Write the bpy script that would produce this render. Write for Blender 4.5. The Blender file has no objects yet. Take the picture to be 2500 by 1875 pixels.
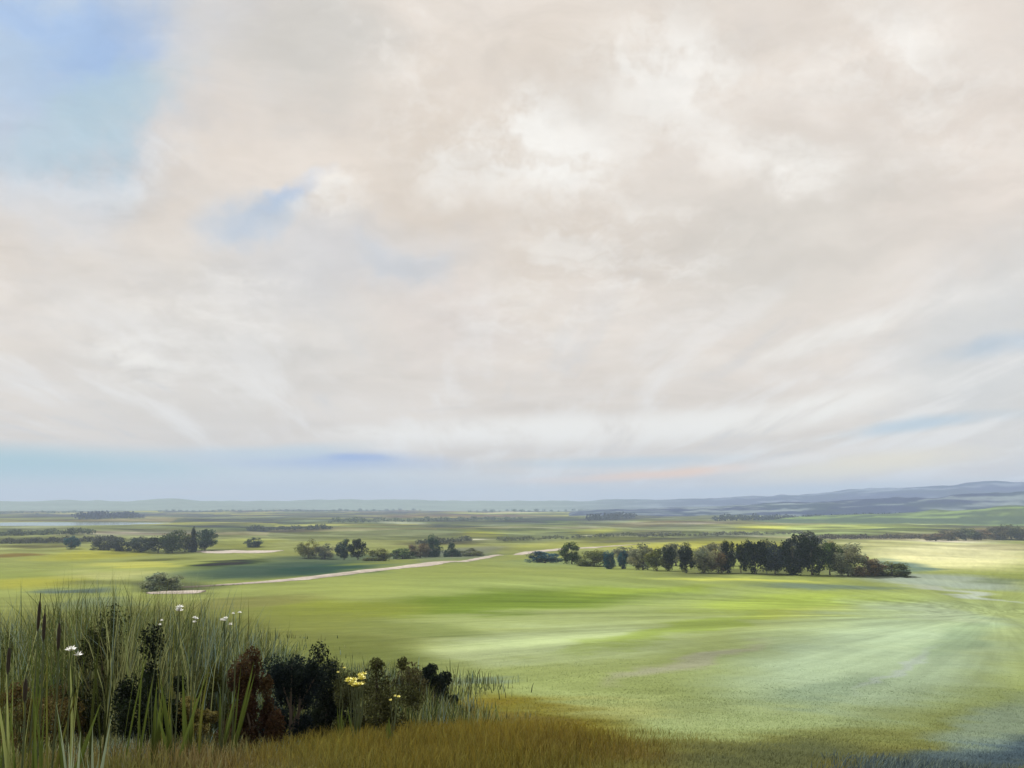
import bpy, math, random
import numpy as np
from mathutils import Vector

# ------------------------------------------------------------------ camera, sky, sun, exposure
W, H = 1024.0, 768.0
HORIZON = 503.0                                   # image row of eye level
F = 983.0                                         # focal length in pixels
PITCH = math.atan((HORIZON - H / 2) / F)
scene = bpy.context.scene
COL = scene.collection
cam_data = bpy.data.cameras.new('camera')
cam_data.sensor_width = 36.0
cam_data.lens = 36.0 * F / W
cam_data.clip_start = 0.05
cam_data.clip_end = 40000
cam = bpy.data.objects.new('camera', cam_data)
COL.objects.link(cam)
cam.location = (0, 0, 0)
cam.rotation_euler = (math.pi / 2 + PITCH, 0, 0)
scene.camera = cam

EXPOSURE = 0.8
EXPO_GAIN = 2 ** EXPOSURE
SUN_EL, SUN_AZ = math.radians(46), math.radians(-52)   # azimuth measured from +Y (view) towards +X
vs = scene.view_settings
vs.view_transform = 'Standard'
vs.look = 'None'
vs.exposure = EXPOSURE
vs.gamma = 1.0
vs.use_curve_mapping = False
scene.render.engine = 'CYCLES'
scene.cycles.use_denoising = True
scene.cycles.max_bounces = 6
scene.cycles.diffuse_bounces = 3
scene.cycles.transmission_bounces = 4
scene.cycles.transparent_max_bounces = 8
scene.cycles.volume_bounces = 1
scene.cycles.sample_clamp_indirect = 4.0


def lin(c):
    """sRGB 0..255 -> linear"""
    a = np.asarray(c, dtype=float) / 255.0
    return np.where(a <= 0.04045, a / 12.92, ((a + 0.055) / 1.055) ** 2.4)


def ray(px, py):
    """world direction through a pixel of the 1024x768 picture"""
    cx, cy = (px - W / 2) / F, -(py - H / 2) / F
    c, s = math.cos(PITCH), math.sin(PITCH)
    return np.array([cx, c - cy * s, s + cy * c])


def az_el(px, py):
    d = ray(px, py)
    return math.atan2(d[0], d[1]), math.atan2(d[2], math.hypot(d[0], d[1]))


def project(x, y, z):
    c, s = math.cos(PITCH), math.sin(PITCH)
    f = y * c + z * s
    u = -y * s + z * c
    f = np.where(np.abs(f) < 1e-6, 1e-6, f)
    return W / 2 + F * x / f, H / 2 - F * u / f, f


class Nodes:
    def __init__(self, tree):
        self.t = tree
        tree.nodes.clear()

    def new(self, kind, **kw):
        n = self.t.nodes.new(kind)
        for k, v in kw.items():
            setattr(n, k, v)
        return n

    def put(self, sock, v):
        if isinstance(v, bpy.types.NodeSocket):
            self.t.links.new(v, sock)
        elif v is not None:
            if hasattr(v, '__len__') and len(v) == 3 and sock.type == 'RGBA':
                v = (*v, 1.0)
            sock.default_value = v

    def math(self, op, a, b=None, clamp=False):
        n = self.new('ShaderNodeMath', operation=op, use_clamp=clamp)
        self.put(n.inputs[0], a)
        if b is not None:
            self.put(n.inputs[1], b)
        return n.outputs[0]

    def vmath(self, op, a, b=None, scale=None):
        n = self.new('ShaderNodeVectorMath', operation=op)
        self.put(n.inputs[0], a)
        if b is not None:
            self.put(n.inputs[1], b)
        if scale is not None:
            self.put(n.inputs['Scale'], scale)
        return n.outputs['Value'] if op in ('LENGTH', 'DOT_PRODUCT') else n.outputs[0]

    def mix(self, fac, a, b, blend='MIX'):
        n = self.new('ShaderNodeMix', data_type='RGBA', blend_type=blend)
        self.put(n.inputs[0], fac)
        self.put(n.inputs[6], a)
        self.put(n.inputs[7], b)
        return n.outputs[2]

    def range(self, v, a, b, c=0.0, d=1.0, smooth=True):
        n = self.new('ShaderNodeMapRange', interpolation_type='SMOOTHSTEP' if smooth else 'LINEAR')
        n.clamp = True
        for i, x in enumerate((v, a, b, c, d)):
            self.put(n.inputs[i], x)
        return n.outputs[0]

    def noise(self, vec, scale, detail=4.0, rough=0.55, dist=0.0, color=False):
        n = self.new('ShaderNodeTexNoise')
        self.put(n.inputs['Vector'], vec)
        n.inputs['Scale'].default_value = scale
        n.inputs['Detail'].default_value = detail
        n.inputs['Roughness'].default_value = rough
        n.inputs['Distortion'].default_value = dist
        return n.outputs['Color'] if color else n.outputs['Fac']

    def comb(self, x, y, z=0.0):
        n = self.new('ShaderNodeCombineXYZ')
        for i, v in enumerate((x, y, z)):
            self.put(n.inputs[i], v)
        return n.outputs[0]

    def sep(self, v):
        n = self.new('ShaderNodeSeparateXYZ')
        self.put(n.inputs[0], v)
        return n.outputs


def build_world():
    world = bpy.data.worlds.new('World')
    scene.world = world
    world.use_nodes = True
    world.cycles.sampling_method = 'MANUAL'
    world.cycles.sample_map_resolution = 512
    N = Nodes(world.node_tree)
    tc = N.new('ShaderNodeTexCoord')
    d = N.vmath('NORMALIZE', tc.outputs['Generated'])
    x, y, z = N.sep(d)
    sky = N.new('ShaderNodeTexSky', sky_type='NISHITA')
    sky.sun_disc = False
    sky.sun_elevation = SUN_EL
    sky.sun_rotation = SUN_AZ
    sky.air_density = 1.0
    sky.dust_density = 0.6
    clear = N.vmath('SCALE', sky.outputs[0], scale=0.06)

    az = N.math('ARCTAN2', x, y)
    el = N.math('ARCSINE', z)
    # cloud deck: directions laid on a plane overhead, so it foreshortens to the horizon
    den = N.math('ADD', N.math('MAXIMUM', z, 0.0), 0.10)
    wx, wy = N.math('DIVIDE', x, den), N.math('DIVIDE', y, den)
    deck = N.comb(wx, wy, 0.0)
    streak = N.comb(N.math('ADD', wx, N.math('MULTIPLY', wy, 0.04)), N.math('MULTIPLY', wy, 0.16), 0.0)
    warp_c = N.vmath('SUBTRACT', N.noise(d, 5.0, 5, 0.6, color=True), (0.5, 0.5, 0.5))
    warp_f = N.vmath('SUBTRACT', N.noise(d, 17.0, 4, 0.6, color=True), (0.5, 0.5, 0.5))
    ae = N.comb(az, el, 0.0)
    soft = N.vmath('ADD', ae, N.vmath('MULTIPLY', warp_c, (0.20, 0.16, 0)))
    soft = N.vmath('ADD', soft, N.vmath('MULTIPLY', warp_f, (0.05, 0.05, 0)))
    flat = N.vmath('ADD', ae, N.vmath('MULTIPLY', warp_c, (0.22, 0.008, 0)))

    def G(c):                                     # picture colour -> radiance
        return tuple(lin(c) / EXPO_GAIN)

    def blob(vec, px, py, rx, ry, rot=0.0, inner=0.15):
        a0, e0 = az_el(px, py)
        m = N.new('ShaderNodeMapping', vector_type='TEXTURE')
        N.put(m.inputs[0], vec)
        m.inputs[1].default_value = (a0, e0, 0)
        m.inputs[2].default_value = (0, 0, math.radians(rot))
        m.inputs[3].default_value = (rx / F, ry / F, 1)
        return N.range(N.vmath('LENGTH', m.outputs[0]), 1.0, inner, 0.0, 1.0)

    # base of the cloud sheet
    n1 = N.noise(deck, 0.8, 5, 0.6, 0.5)
    n2 = N.noise(deck, 2.3, 6, 0.62, 0.3)
    n3 = N.noise(streak, 2.6, 6, 0.6, 0.3)
    n4 = N.noise(N.vmath('ADD', deck, N.vmath('SCALE', warp_c, scale=1.2)), 3.0, 7, 0.6, 0.2)
    col = N.mix(N.range(n1, 0.35, 0.65), G((215, 206, 197)), G((226, 219, 212)))
    col = N.mix(N.math('MULTIPLY', N.range(n2, 0.48, 0.68), 0.55), col, G((226, 217, 207)))
    col = N.mix(N.math('MULTIPLY', N.range(n2, 0.46, 0.30), 0.5), col, G((211, 207, 204)))

    def lay(mask, c, k):
        nonlocal col
        col = N.mix(N.math('MULTIPLY', mask, k), col, c)

    # warm and cool regions of the sheet
    lay(blob(soft, 470, 190, 260, 170), G((216, 205, 193)), 0.75)
    lay(blob(soft, 640, 50, 220, 120), G((217, 207, 196)), 0.6)
    lay(blob(soft, 880, 210, 330, 230), G((224, 215, 207)), 0.7)
    lay(blob(soft, 780, 230, 190, 120), G((209, 205, 198)), 0.6)
    lay(blob(soft, 230, 330, 300, 140), G((213, 210, 206)), 0.7)
    lay(blob(soft, 300, 40, 120, 110), G((205, 203, 199)), 0.8)
    lay(blob(soft, 350, 270, 170, 70), G((207, 208, 212)), 0.7)
    lay(blob(soft, 450, 330, 120, 60), G((221, 211, 205)), 0.6)
    lay(blob(soft, 40, 200, 110, 60), G((217, 216, 216)), 0.6)
    lay(blob(soft, 1000, 360, 150, 130), G((207, 210, 212)), 0.75)
    # bright tops
    puff = N.range(n4, 0.42, 0.66)
    puff2 = N.range(n4, 0.30, 0.62)

    def bright(px, py, rx, ry, k, rot=0, vec=soft, m=puff):
        lay(N.math('MULTIPLY', blob(vec, px, py, rx, ry, rot), m), G((240, 238, 234)), k)
    bright(540, 165, 170, 75, 1.0, m=puff2)
    bright(555, 140, 70, 45, 1.0, m=puff2)
    bright(690, 75, 120, 120, 0.9, m=puff2)
    bright(770, 165, 90, 36, 0.9, -20, m=puff2)
    bright(870, 60, 130, 70, 0.75, m=puff2)
    bright(370, 40, 90, 60, 0.7)
    bright(620, 260, 200, 80, 0.6)
    bright(420, 130, 110, 80, 0.45)
    bright(200, 300, 160, 70, 0.45)
    bright(520, 330, 150, 50, 0.5)
    bright(930, 130, 120, 110, 0.5)
    bright(320, 215, 80, 40, 0.9, m=puff2)
    bright(150, 345, 120, 30, 0.7, -12, m=puff2)
    bright(100, 165, 110, 36, 0.8, 15, m=puff2)
    bright(30, 155, 60, 40, 0.8, 30, m=puff2)
    # long streaks of the deck running to the horizon
    low = N.range(el, math.radians(17), math.radians(4))
    st = N.math('MULTIPLY', N.range(n3, 0.48, 0.66), low)
    lay(st, G((233, 232, 231)), 0.75)
    st2 = N.math('MULTIPLY', N.range(n3, 0.44, 0.30), low)
    lay(st2, G((203, 204, 207)), 0.6)
    bright(560, 430, 330, 24, 1.0, 2, flat, N.range(n3, 0.25, 0.55))
    bright(790, 412, 230, 22, 1.0, 8, flat, N.range(n3, 0.25, 0.55))
    bright(360, 432, 110, 10, 0.8, -2, flat, puff2)
    bright(850, 330, 230, 20, 0.8, 13, flat, N.range(n3, 0.3, 0.6))
    # open sky
    open_pale = N.mix(0.72, clear, G((172, 196, 221)))
    open_deep = N.mix(0.72, clear, G((150, 182, 226)))
    open_teal = N.mix(0.75, clear, G((176, 202, 209)))
    gap = N.range(n4, 0.25, 0.45, 0.75, 1.0)
    lay(N.math('MULTIPLY', blob(soft, 45, 45, 245, 175, 35, 0.05), gap), open_pale, 0.95)
    lay(blob(soft, 110, 50, 90, 60, 40, 0.1), open_deep, 0.75)
    lay(blob(soft, 40, 5, 80, 30, 0, 0.1), open_deep, 0.6)
    lay(blob(soft, 90, 115, 150, 46, 25, 0.2), open_teal, 0.7)
    lay(blob(soft, 280, 205, 60, 26, 25, 0.1), open_deep, 0.5)
    lay(blob(soft, 255, 225, 80, 38, 10, 0.2), open_pale, 0.5)
    lay(blob(soft, 410, 275, 60, 26, -20, 0.2), open_pale, 0.2)
    lay(blob(flat, 120, 478, 460, 38, 0, 0.3), open_pale, 0.9)
    lay(blob(flat, 10, 466, 220, 26, 0, 0.1), G((150, 194, 208)), 0.9)
    lay(blob(flat, 330, 461, 200, 15, -1, 0.1), G((150, 178, 224)), 0.8)
    lay(blob(flat, 355, 458, 70, 6, -2, 0.1), G((128, 162, 222)), 0.7)
    lay(blob(flat, 250, 452, 160, 12, 3, 0.1), open_pale, 0.7)
    lay(blob(flat, 620, 462, 140, 9, 2, 0.1), open_pale, 0.75)
    lay(blob(flat, 930, 425, 110, 10, 6, 0.1), open_pale, 0.8)
    lay(blob(flat, 760, 492, 330, 10, 2, 0.1), open_pale, 0.8)
    lay(blob(flat, 1010, 345, 60, 16, 8, 0.1), open_pale, 0.5)
    # warm streaks above the right hills
    lay(blob(flat, 650, 474, 150, 7, 4, 0.1), G((255, 210, 170)), 1.0)
    lay(blob(flat, 850, 467, 170, 17, 5, 0.2), G((240, 228, 200)), 0.95)
    lay(blob(flat, 780, 460, 110, 8, 8, 0.1), G((238, 232, 225)), 0.9)
    lay(blob(flat, 165, 492, 110, 4.5, 0, 0.1), G((222, 212, 203)), 0.9)
    # fine combed texture of the cloud sheet
    def comb_noise(rot, sc, stretch):
        m = N.new('ShaderNodeMapping')
        N.put(m.inputs[0], N.vmath('ADD', ae, N.vmath('MULTIPLY', warp_c, (0.12, 0.12, 0))))
        m.inputs[2].default_value = (0, 0, math.radians(rot))
        m.inputs[3].default_value = (sc, sc * stretch, 1)
        return N.noise(m.outputs[0], 1.0, 6, 0.62, 0.4)
    brush = N.math('ADD', N.math('MULTIPLY', comb_noise(38, 5.5, 3.0), N.range(n1, 0.35, 0.65)),
                   N.math('MULTIPLY', comb_noise(-24, 6, 2.8), N.range(n1, 0.65, 0.35)))
    high = N.range(el, math.radians(3), math.radians(9))
    v = N.math('ADD', 1.0, N.math('MULTIPLY', N.math('MULTIPLY', N.math('SUBTRACT', brush, 0.5), 0.55), high))
    col = N.vmath('SCALE', col, scale=N.math('MULTIPLY', v, 1.07))
    col = N.vmath('MULTIPLY', col, (1.012, 1.0, 0.985))
    bg = N.new('ShaderNodeBackground')
    N.put(bg.inputs[0], col)
    bg.inputs[1].default_value = 1.0
    out = N.new('ShaderNodeOutputWorld')
    N.t.links.new(bg.outputs[0], out.inputs[0])


build_world()

sun_data = bpy.data.lights.new('sun', 'SUN')
sun_data.energy = 3.4
sun_data.angle = math.radians(4.0)
sun_data.color = (1.0, 0.96, 0.91)
sun = bpy.data.objects.new('sun', sun_data)
COL.objects.link(sun)
sun_dir = Vector((math.sin(SUN_AZ) * math.cos(SUN_EL), math.cos(SUN_AZ) * math.cos(SUN_EL), math.sin(SUN_EL)))
sun.rotation_euler = (-sun_dir).to_track_quat('-Z', 'Y').to_euler()
sun.location = (-30, 20, 60)

# ------------------------------------------------------------------ helpers
rng = np.random.default_rng(11)
random.seed(11)


def vnoise(x, y, seed=0):
    """smooth value noise, 0..1"""
    x = np.asarray(x, float)
    y = np.asarray(y, float)
    xi, yi = np.floor(x), np.floor(y)
    fx, fy = x - xi, y - yi
    fx, fy = fx * fx * (3 - 2 * fx), fy * fy * (3 - 2 * fy)

    def h(a, b):
        n = (a.astype(np.int64) * 374761393 + b.astype(np.int64) * 668265263 + seed * 982451653) & 0x7fffffff
        n = ((n ^ (n >> 13)) * 1274126177) & 0x7fffffff
        return ((n ^ (n >> 16)) & 0xffff) / 65535.0
    a, b, c, d = h(xi, yi), h(xi + 1, yi), h(xi, yi + 1), h(xi + 1, yi + 1)
    return (a * (1 - fx) + b * fx) * (1 - fy) + (c * (1 - fx) + d * fx) * fy


def fbm(x, y, seed=0, octaves=4):
    v, a, t = 0, 0.5, 0
    for i in range(octaves):
        v = v + a * vnoise(x * 2 ** i + 13.7 * i, y * 2 ** i - 7.1 * i, seed + i)
        t += a
        a *= 0.5
    return v / t


def sstep(v, a, b):
    t = np.clip((v - a) / (b - a), 0, 1)
    return t * t * (3 - 2 * t)


PROFILE = np.array([(0, -1.65), (3, -1.66), (5, -1.70), (7, -1.86), (10, -2.32), (15, -3.3), (25, -5.0), (40, -6.8), (65, -8.8),
                    (100, -11.2), (150, -13.8), (218, -16.2), (300, -18.6), (400, -20.5), (600, -22.5), (1000, -24), (2000, -25), (20000, -25)])


def base_z(r):
    lr = np.log(np.maximum(r, 0) + 3.0)
    k = np.log(PROFILE[:, 0] + 3.0)
    # gently smoothed piecewise profile
    return (np.interp(lr - 0.10, k, PROFILE[:, 1]) + 2 * np.interp(lr, k, PROFILE[:, 1]) + np.interp(lr + 0.10, k, PROFILE[:, 1])) / 4


LAKE = (-560.0, 1150.0, 190.0, 120.0, 0.0)
LAKE_Z = -24.05


def water_dist(x, y, w):
    c, s = math.cos(w[4]), math.sin(w[4])
    u, v = x - w[0], y - w[1]
    a, b = (u * c - v * s) / w[2], (u * s + v * c) / w[3]
    return np.hypot(a, b)


def ground_z(x, y):
    x = np.asarray(x, float)
    y = np.asarray(y, float)
    r = np.hypot(x, y)
    z = base_z(r)
    amp = np.minimum(r, 500) * sstep(r, 10, 60)
    z = z + amp * 0.010 * (fbm(x / (12 + 60.0), y / 60.0, 3, 2) - 0.5)
    z = z + sstep(r, 60, 200) * 3.0 * (fbm(x / 210.0, y / 130.0, 7, 2) - 0.5)
    z = z + sstep(r, 6, 14) * 0.10 * (fbm(x / 3.1, y / 3.1, 5, 3) - 0.5)
    z = z + sstep(r, 700, 2000) * 10.0 * (fbm(x / 900.0, y / 500.0, 9, 3) - 0.5)
    for w, wz, deep, far in ((LAKE, LAKE_Z, 0.8, 1.5),):
        d = water_dist(x, y, w) + 0.5 * (fbm((x - w[0]) / w[2] * 1.6 + 9, (y - w[1]) / w[3] * 2.2, 17, 3) - 0.5)
        m = 1 - sstep(d, 1.1, far)
        z = z * (1 - m) + (wz - deep + deep * 1.4 * np.minimum(d, 1.3) ** 2) * m
    return z


def hit(px, py):
    """point of the ground seen at a pixel"""
    d = ray(px, py)
    d = d / math.hypot(d[0], d[1])
    r = np.exp(np.linspace(math.log(1.5), math.log(9000), 6000))
    f = r * d[2] - ground_z(r * d[0], r * d[1])
    i = int(np.argmax(f <= 0)) if (f <= 0).any() else len(r) - 1
    return np.array([r[i] * d[0], r[i] * d[1], float(ground_z(r[i] * d[0], r[i] * d[1]))])


# field colours, with cloud and slope shade painted in as darker patches: laid out over the land by pixel rows / columns of the picture, turned to ground positions through project()
FIELDS_AND_SHADE = [  # cx, cy, rx, ry, turn, colour, strength
    (512, 508, 700, 7, 0, (142, 160, 156), .9), (300, 522, 330, 9, 0, (132, 148, 122), .75), (620, 526, 200, 8, 2, (138, 154, 124), .6), (207, 512, 34, 3, 0, (214, 226, 168), .9), (10, 511, 40, 3, 0, (190, 202, 140), .8),
    (390, 508, 120, 3, 0, (140, 160, 140), .7), (300, 519, 90, 4, 0, (122, 140, 128), .8), (250, 526, 90, 7, 0, (104, 122, 98), .9),
    (350, 529, 80, 5, 2, (138, 154, 94), .9), (460, 516, 130, 2, 0, (176, 160, 138), .8), (400, 523, 40, 3, -5, (190, 200, 170), .9),
    (440, 529, 120, 4, 0, (124, 142, 92), .7), (480, 534, 34, 4, 0, (212, 214, 62), .95), (470, 539.5, 30, 1.3, 1, (240, 238, 205), .9),
    (545, 527, 60, 5, 5, (150, 172, 128), .8), (596, 531, 34, 3, 3, (206, 210, 84), .9), (598, 534.8, 32, 1.2, 3, (240, 238, 210), .9),
    (645, 524, 50, 4, 3, (176, 162, 138), .8), (600, 520, 50, 4, 3, (112, 126, 128), .7), (820, 530, 160, 7, 2, (160, 188, 112), .95),
    (760, 529, 40, 3.5, 3, (196, 208, 84), .9), (720, 537, 80, 4, 2, (130, 142, 124), .85), (545, 540, 60, 3, 2, (140, 155, 100), .8),
    (560, 545, 120, 5, 2, (178, 188, 92), .8), (700, 545, 120, 7, 1, (188, 192, 80), .95), (900, 536, 90, 4, 0, (118, 112, 98), .8),
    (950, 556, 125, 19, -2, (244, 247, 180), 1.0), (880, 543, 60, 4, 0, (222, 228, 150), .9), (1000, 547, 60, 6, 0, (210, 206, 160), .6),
    (905, 566, 40, 7, -8, (120, 150, 142), .9), (960, 541, 60, 1.5, 0, (246, 246, 210), .9),
    (250, 522, 60, 3, 0, (120, 134, 130), .9), (300, 528, 60, 3.5, 2, (88, 100, 84), .9), (180, 512, 60, 1.6, 1, (150, 172, 120), .8), (90, 515, 80, 2, 0, (136, 152, 118), .8),
    (370, 518, 60, 2, 0, (122, 134, 92), .9), (540, 521, 60, 3, 1, (92, 118, 88), .8), (440, 543, 60, 2.5, 1, (104, 104, 84), .8), (250, 540, 50, 3, 0, (176, 186, 84), .8),
    (330, 541, 50, 3, 1, (164, 176, 88), .7), (640, 533, 60, 3, 3, (160, 156, 138), .7), (700, 523, 50, 3, 4, (200, 196, 186), .6), (650, 540, 90, 2, 2, (118, 122, 108), .8),
    (900, 521, 60, 3, 3, (150, 184, 112), .9), (985, 533, 60, 7, 2, (140, 128, 96), .9), (1000, 522, 40, 4, 4, (158, 186, 116), .9), (850, 535, 60, 3, 1, (150, 178, 112), .8),
    (30, 527, 60, 5, 0, (150, 160, 150), .7), (150, 533, 100, 4, 0, (150, 152, 142), .8), (60, 540, 120, 5, 0, (112, 122, 82), .9),
    (40, 546, 60, 2.5, 0, (78, 76, 60), .7), (95, 555, 80, 8, 3, (184, 190, 82), 1.0), (10, 556, 34, 4, 2, (140, 118, 72), .8),
    (140, 566, 80, 3, 0, (204, 208, 104), .8), (130, 575, 100, 7, 0, (190, 198, 128), .95), (30, 583, 80, 9, 3, (178, 182, 84), .9),
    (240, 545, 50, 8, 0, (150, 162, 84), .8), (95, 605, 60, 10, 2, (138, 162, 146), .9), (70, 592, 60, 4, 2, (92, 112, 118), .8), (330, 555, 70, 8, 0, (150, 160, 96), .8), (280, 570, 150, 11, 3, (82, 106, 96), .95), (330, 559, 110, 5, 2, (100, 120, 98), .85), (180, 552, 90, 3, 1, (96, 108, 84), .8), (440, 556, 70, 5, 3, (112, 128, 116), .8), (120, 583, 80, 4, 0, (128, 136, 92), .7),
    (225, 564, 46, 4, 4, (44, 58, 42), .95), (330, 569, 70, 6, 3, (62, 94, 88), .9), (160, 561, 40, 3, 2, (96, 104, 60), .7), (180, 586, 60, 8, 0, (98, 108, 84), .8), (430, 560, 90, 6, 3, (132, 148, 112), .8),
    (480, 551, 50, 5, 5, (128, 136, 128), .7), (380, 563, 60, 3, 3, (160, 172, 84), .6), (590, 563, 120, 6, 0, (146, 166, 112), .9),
    (760, 573, 150, 5, 0, (110, 118, 84), .8), (740, 580, 120, 3, -1, (212, 220, 104), .9), (830, 588, 100, 4, -1, (122, 142, 122), .85),  # dark strips along the tree row paint in the trees' ground shadows
    (940, 582, 120, 9, -4, (172, 190, 176), .9), (960, 594, 90, 3, -9, (196, 206, 196), .8), (1000, 583, 40, 3, 0, (120, 138, 108), .6),
    (420, 588, 160, 9, 2, (168, 184, 104), .9), (500, 602, 220, 16, 3, (128, 150, 62), 1.0), (640, 590, 110, 6, 1, (160, 180, 74), .8),  # the dark green band paints hill shading into the grass colour
    (790, 602, 150, 13, 2, (172, 190, 84), .95), (350, 610, 120, 14, 0, (146, 160, 72), .9),
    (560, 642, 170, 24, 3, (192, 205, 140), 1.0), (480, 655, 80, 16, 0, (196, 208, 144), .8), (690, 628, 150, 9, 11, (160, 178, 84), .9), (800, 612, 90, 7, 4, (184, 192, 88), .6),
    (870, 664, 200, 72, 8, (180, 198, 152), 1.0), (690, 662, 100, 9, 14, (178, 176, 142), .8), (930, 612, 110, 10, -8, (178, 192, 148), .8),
    (830, 690, 80, 14, 12, (150, 170, 132), .6), (900, 668, 60, 5, 30, (188, 198, 178), .7), (960, 640, 60, 20, 20, (150, 172, 130), .6),
    (600, 700, 130, 12, -4, (182, 194, 118), .9), (610, 712, 110, 12, -5, (198, 202, 120), .9), (720, 722, 170, 22, 4, (176, 190, 124), .8),
    (470, 683, 60, 5, 0, (128, 146, 130), .7), (500, 727, 170, 40, -6, (148, 132, 40), 1.0), (420, 750, 120, 34, 0, (126, 116, 42), .9),
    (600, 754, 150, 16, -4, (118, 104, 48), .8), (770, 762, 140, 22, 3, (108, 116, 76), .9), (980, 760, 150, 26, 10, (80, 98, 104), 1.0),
    (990, 728, 80, 30, 20, (146, 164, 142), .7), (90, 757, 240, 32, 0, (136, 112, 72), 1.0), (150, 690, 260, 46, 0, (84, 94, 44), .95),
    (170, 628, 260, 36, -2, (124, 132, 72), .95), (330, 622, 90, 14, -4, (140, 152, 80), .8), (40, 640, 70, 34, 0, (150, 156, 86), .7), (230, 604, 120, 8, 3, (138, 142, 86), .8), (370, 655, 100, 26, -6, (112, 124, 66), .7), (420, 630, 90, 12, -4, (134, 148, 84), .7), (270, 735, 120, 24, 0, (112, 104, 28), .9),
]
HAZE_DENSITY = 0.00024
HAZE_TINT = lin((178, 194, 206))
KLIT = 2.0                                           # picture value of a white horizontal surface in this light


def ground_rgb(x, y, z=None, detail=True):
    x = np.asarray(x, float)
    y = np.asarray(y, float)
    if z is None:
        z = ground_z(x, y)
    px, py, f = project(x, y, z)
    r = np.hypot(x, y)
    az = np.arctan2(x, y)
    # outside the picture the fields run on
    px = np.where(f > 0.2, px, 512)
    py = np.where(f > 0.2, py, 760)
    px = np.clip(px, -150, 1174)
    py = np.clip(py, 480, 790)
    lr = np.log(r + 1)
    span = np.clip(py - 500, 4, 300)
    px = px + 44 * (fbm(az * 18, lr * 9, 21, 3) - 0.5) * np.clip(span / 70, .3, 1)
    py = py + (0.12 * span) * (fbm(az * 14, lr * 12, 31, 4) - 0.5)
    c = np.empty(x.shape + (3,))
    base_rows = np.array([480, 505, 520, 545, 575, 620, 700, 768])
    base_cols = np.array([(140, 160, 165), (148, 164, 150), (146, 160, 120), (160, 172, 104), (158, 174, 100), (172, 184, 112), (160, 172, 100), (120, 118, 60)], float)
    for k in range(3):
        c[..., k] = np.interp(py, base_rows, base_cols[:, k])
    for cx, cy, rx, ry, rot, rgb, s in FIELDS_AND_SHADE:
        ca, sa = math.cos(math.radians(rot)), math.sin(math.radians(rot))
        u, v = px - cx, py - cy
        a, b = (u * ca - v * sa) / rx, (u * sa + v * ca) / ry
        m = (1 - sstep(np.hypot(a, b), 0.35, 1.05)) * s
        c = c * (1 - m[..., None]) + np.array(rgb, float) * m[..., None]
    # hedged parcels of the plain, each with its own crop
    wx = x + 60 * (fbm(x / 190, y / 190, 91, 2) - 0.5)
    wy = y + 60 * (fbm(x / 170 + 5, y / 170, 93, 2) - 0.5)
    ci = np.floor((wx * 0.94 + wy * 0.22) / 150.0)
    cj = np.floor((wy * 0.96 - wx * 0.20) / 105.0)
    h1 = vnoise(ci * 1.0, cj * 1.0, 95)
    h2 = vnoise(ci * 1.0 + 50, cj * 1.0, 97)
    crops = np.array([(190, 196, 104), (146, 162, 128), (98, 116, 94), (174, 164, 146), (130, 148, 92), (108, 124, 126)], float)
    pc = crops[np.minimum((h1 * 6).astype(int), 5)]
    far = (sstep(r, 450, 800) * (0.25 + 0.35 * h2))[..., None]
    c = c * (1 - far) + pc * far
    if detail:                                       # mown and grazed swathes that run towards the far right
        th = np.arctan2(x - 62, 128 - y)
        rr = np.hypot(x - 62, y - 128)
        sw = fbm(th * 15, np.log(rr + 20) * 3.0, 41, 4) - 0.5
        near = sstep(r, 5, 20) * (1 - sstep(r, 150, 230)) * sstep(px, 330, 520)
        c = c * (1 + 0.40 * (sw * near)[..., None]) * (1 + near[..., None] * np.array([0.0, 0.035, 0.10]))
        c = c * (1 + (0.15 + 0.65 * sstep(r, 350, 700)) * (fbm(az * 16 + lr * 6, lr * 30, 51, 4) - 0.5) * (1 - near))[..., None]
    g = c.mean(-1, keepdims=True)
    c = g + (c - g) * (0.92 - 0.20 * sstep(r, 200, 600))[..., None]    # hay-season grass is a little grey
    c = lin(np.clip(c, 5, 250))
    T = np.exp(-HAZE_DENSITY * np.minimum(r, 4000))[..., None]   # the air between lightens far fields
    c = (c - HAZE_TINT * (1 - T)) / T / KLIT
    return np.clip(c, 0.02, 0.75)


def mesh_from(name, verts, faces_flat, loop_counts, smooth=False):
    me = bpy.data.meshes.new(name)
    verts = np.ascontiguousarray(verts, dtype=np.float32)
    faces_flat = np.ascontiguousarray(faces_flat, dtype=np.int32)
    loop_counts = np.ascontiguousarray(loop_counts, dtype=np.int32)
    me.vertices.add(len(verts))
    me.vertices.foreach_set('co', verts.ravel())
    me.loops.add(len(faces_flat))
    me.loops.foreach_set('vertex_index', faces_flat)
    me.polygons.add(len(loop_counts))
    starts = np.concatenate(([0], np.cumsum(loop_counts)[:-1])).astype(np.int32)
    me.polygons.foreach_set('loop_start', starts)
    me.update(calc_edges=True)
    if smooth:
        me.polygons.foreach_set('use_smooth', np.ones(len(loop_counts), dtype=bool))
    me.validate()
    return me


def set_color(me, rgb, name='col'):
    a = me.color_attributes.new(name, 'FLOAT_COLOR', 'POINT')
    buf = np.ones((len(me.vertices), 4), dtype=np.float32)
    buf[:, :3] = rgb
    a.data.foreach_set('color', buf.ravel())


def link(name, me, mat=None, parent=None, **props):
    o = bpy.data.objects.new(name, me)
    COL.objects.link(o)
    if mat is not None and len(me.materials) == 0:
        me.materials.append(mat)
    if parent is not None:
        o.parent = parent
    for k, v in props.items():
        o[k] = v
    return o


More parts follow.
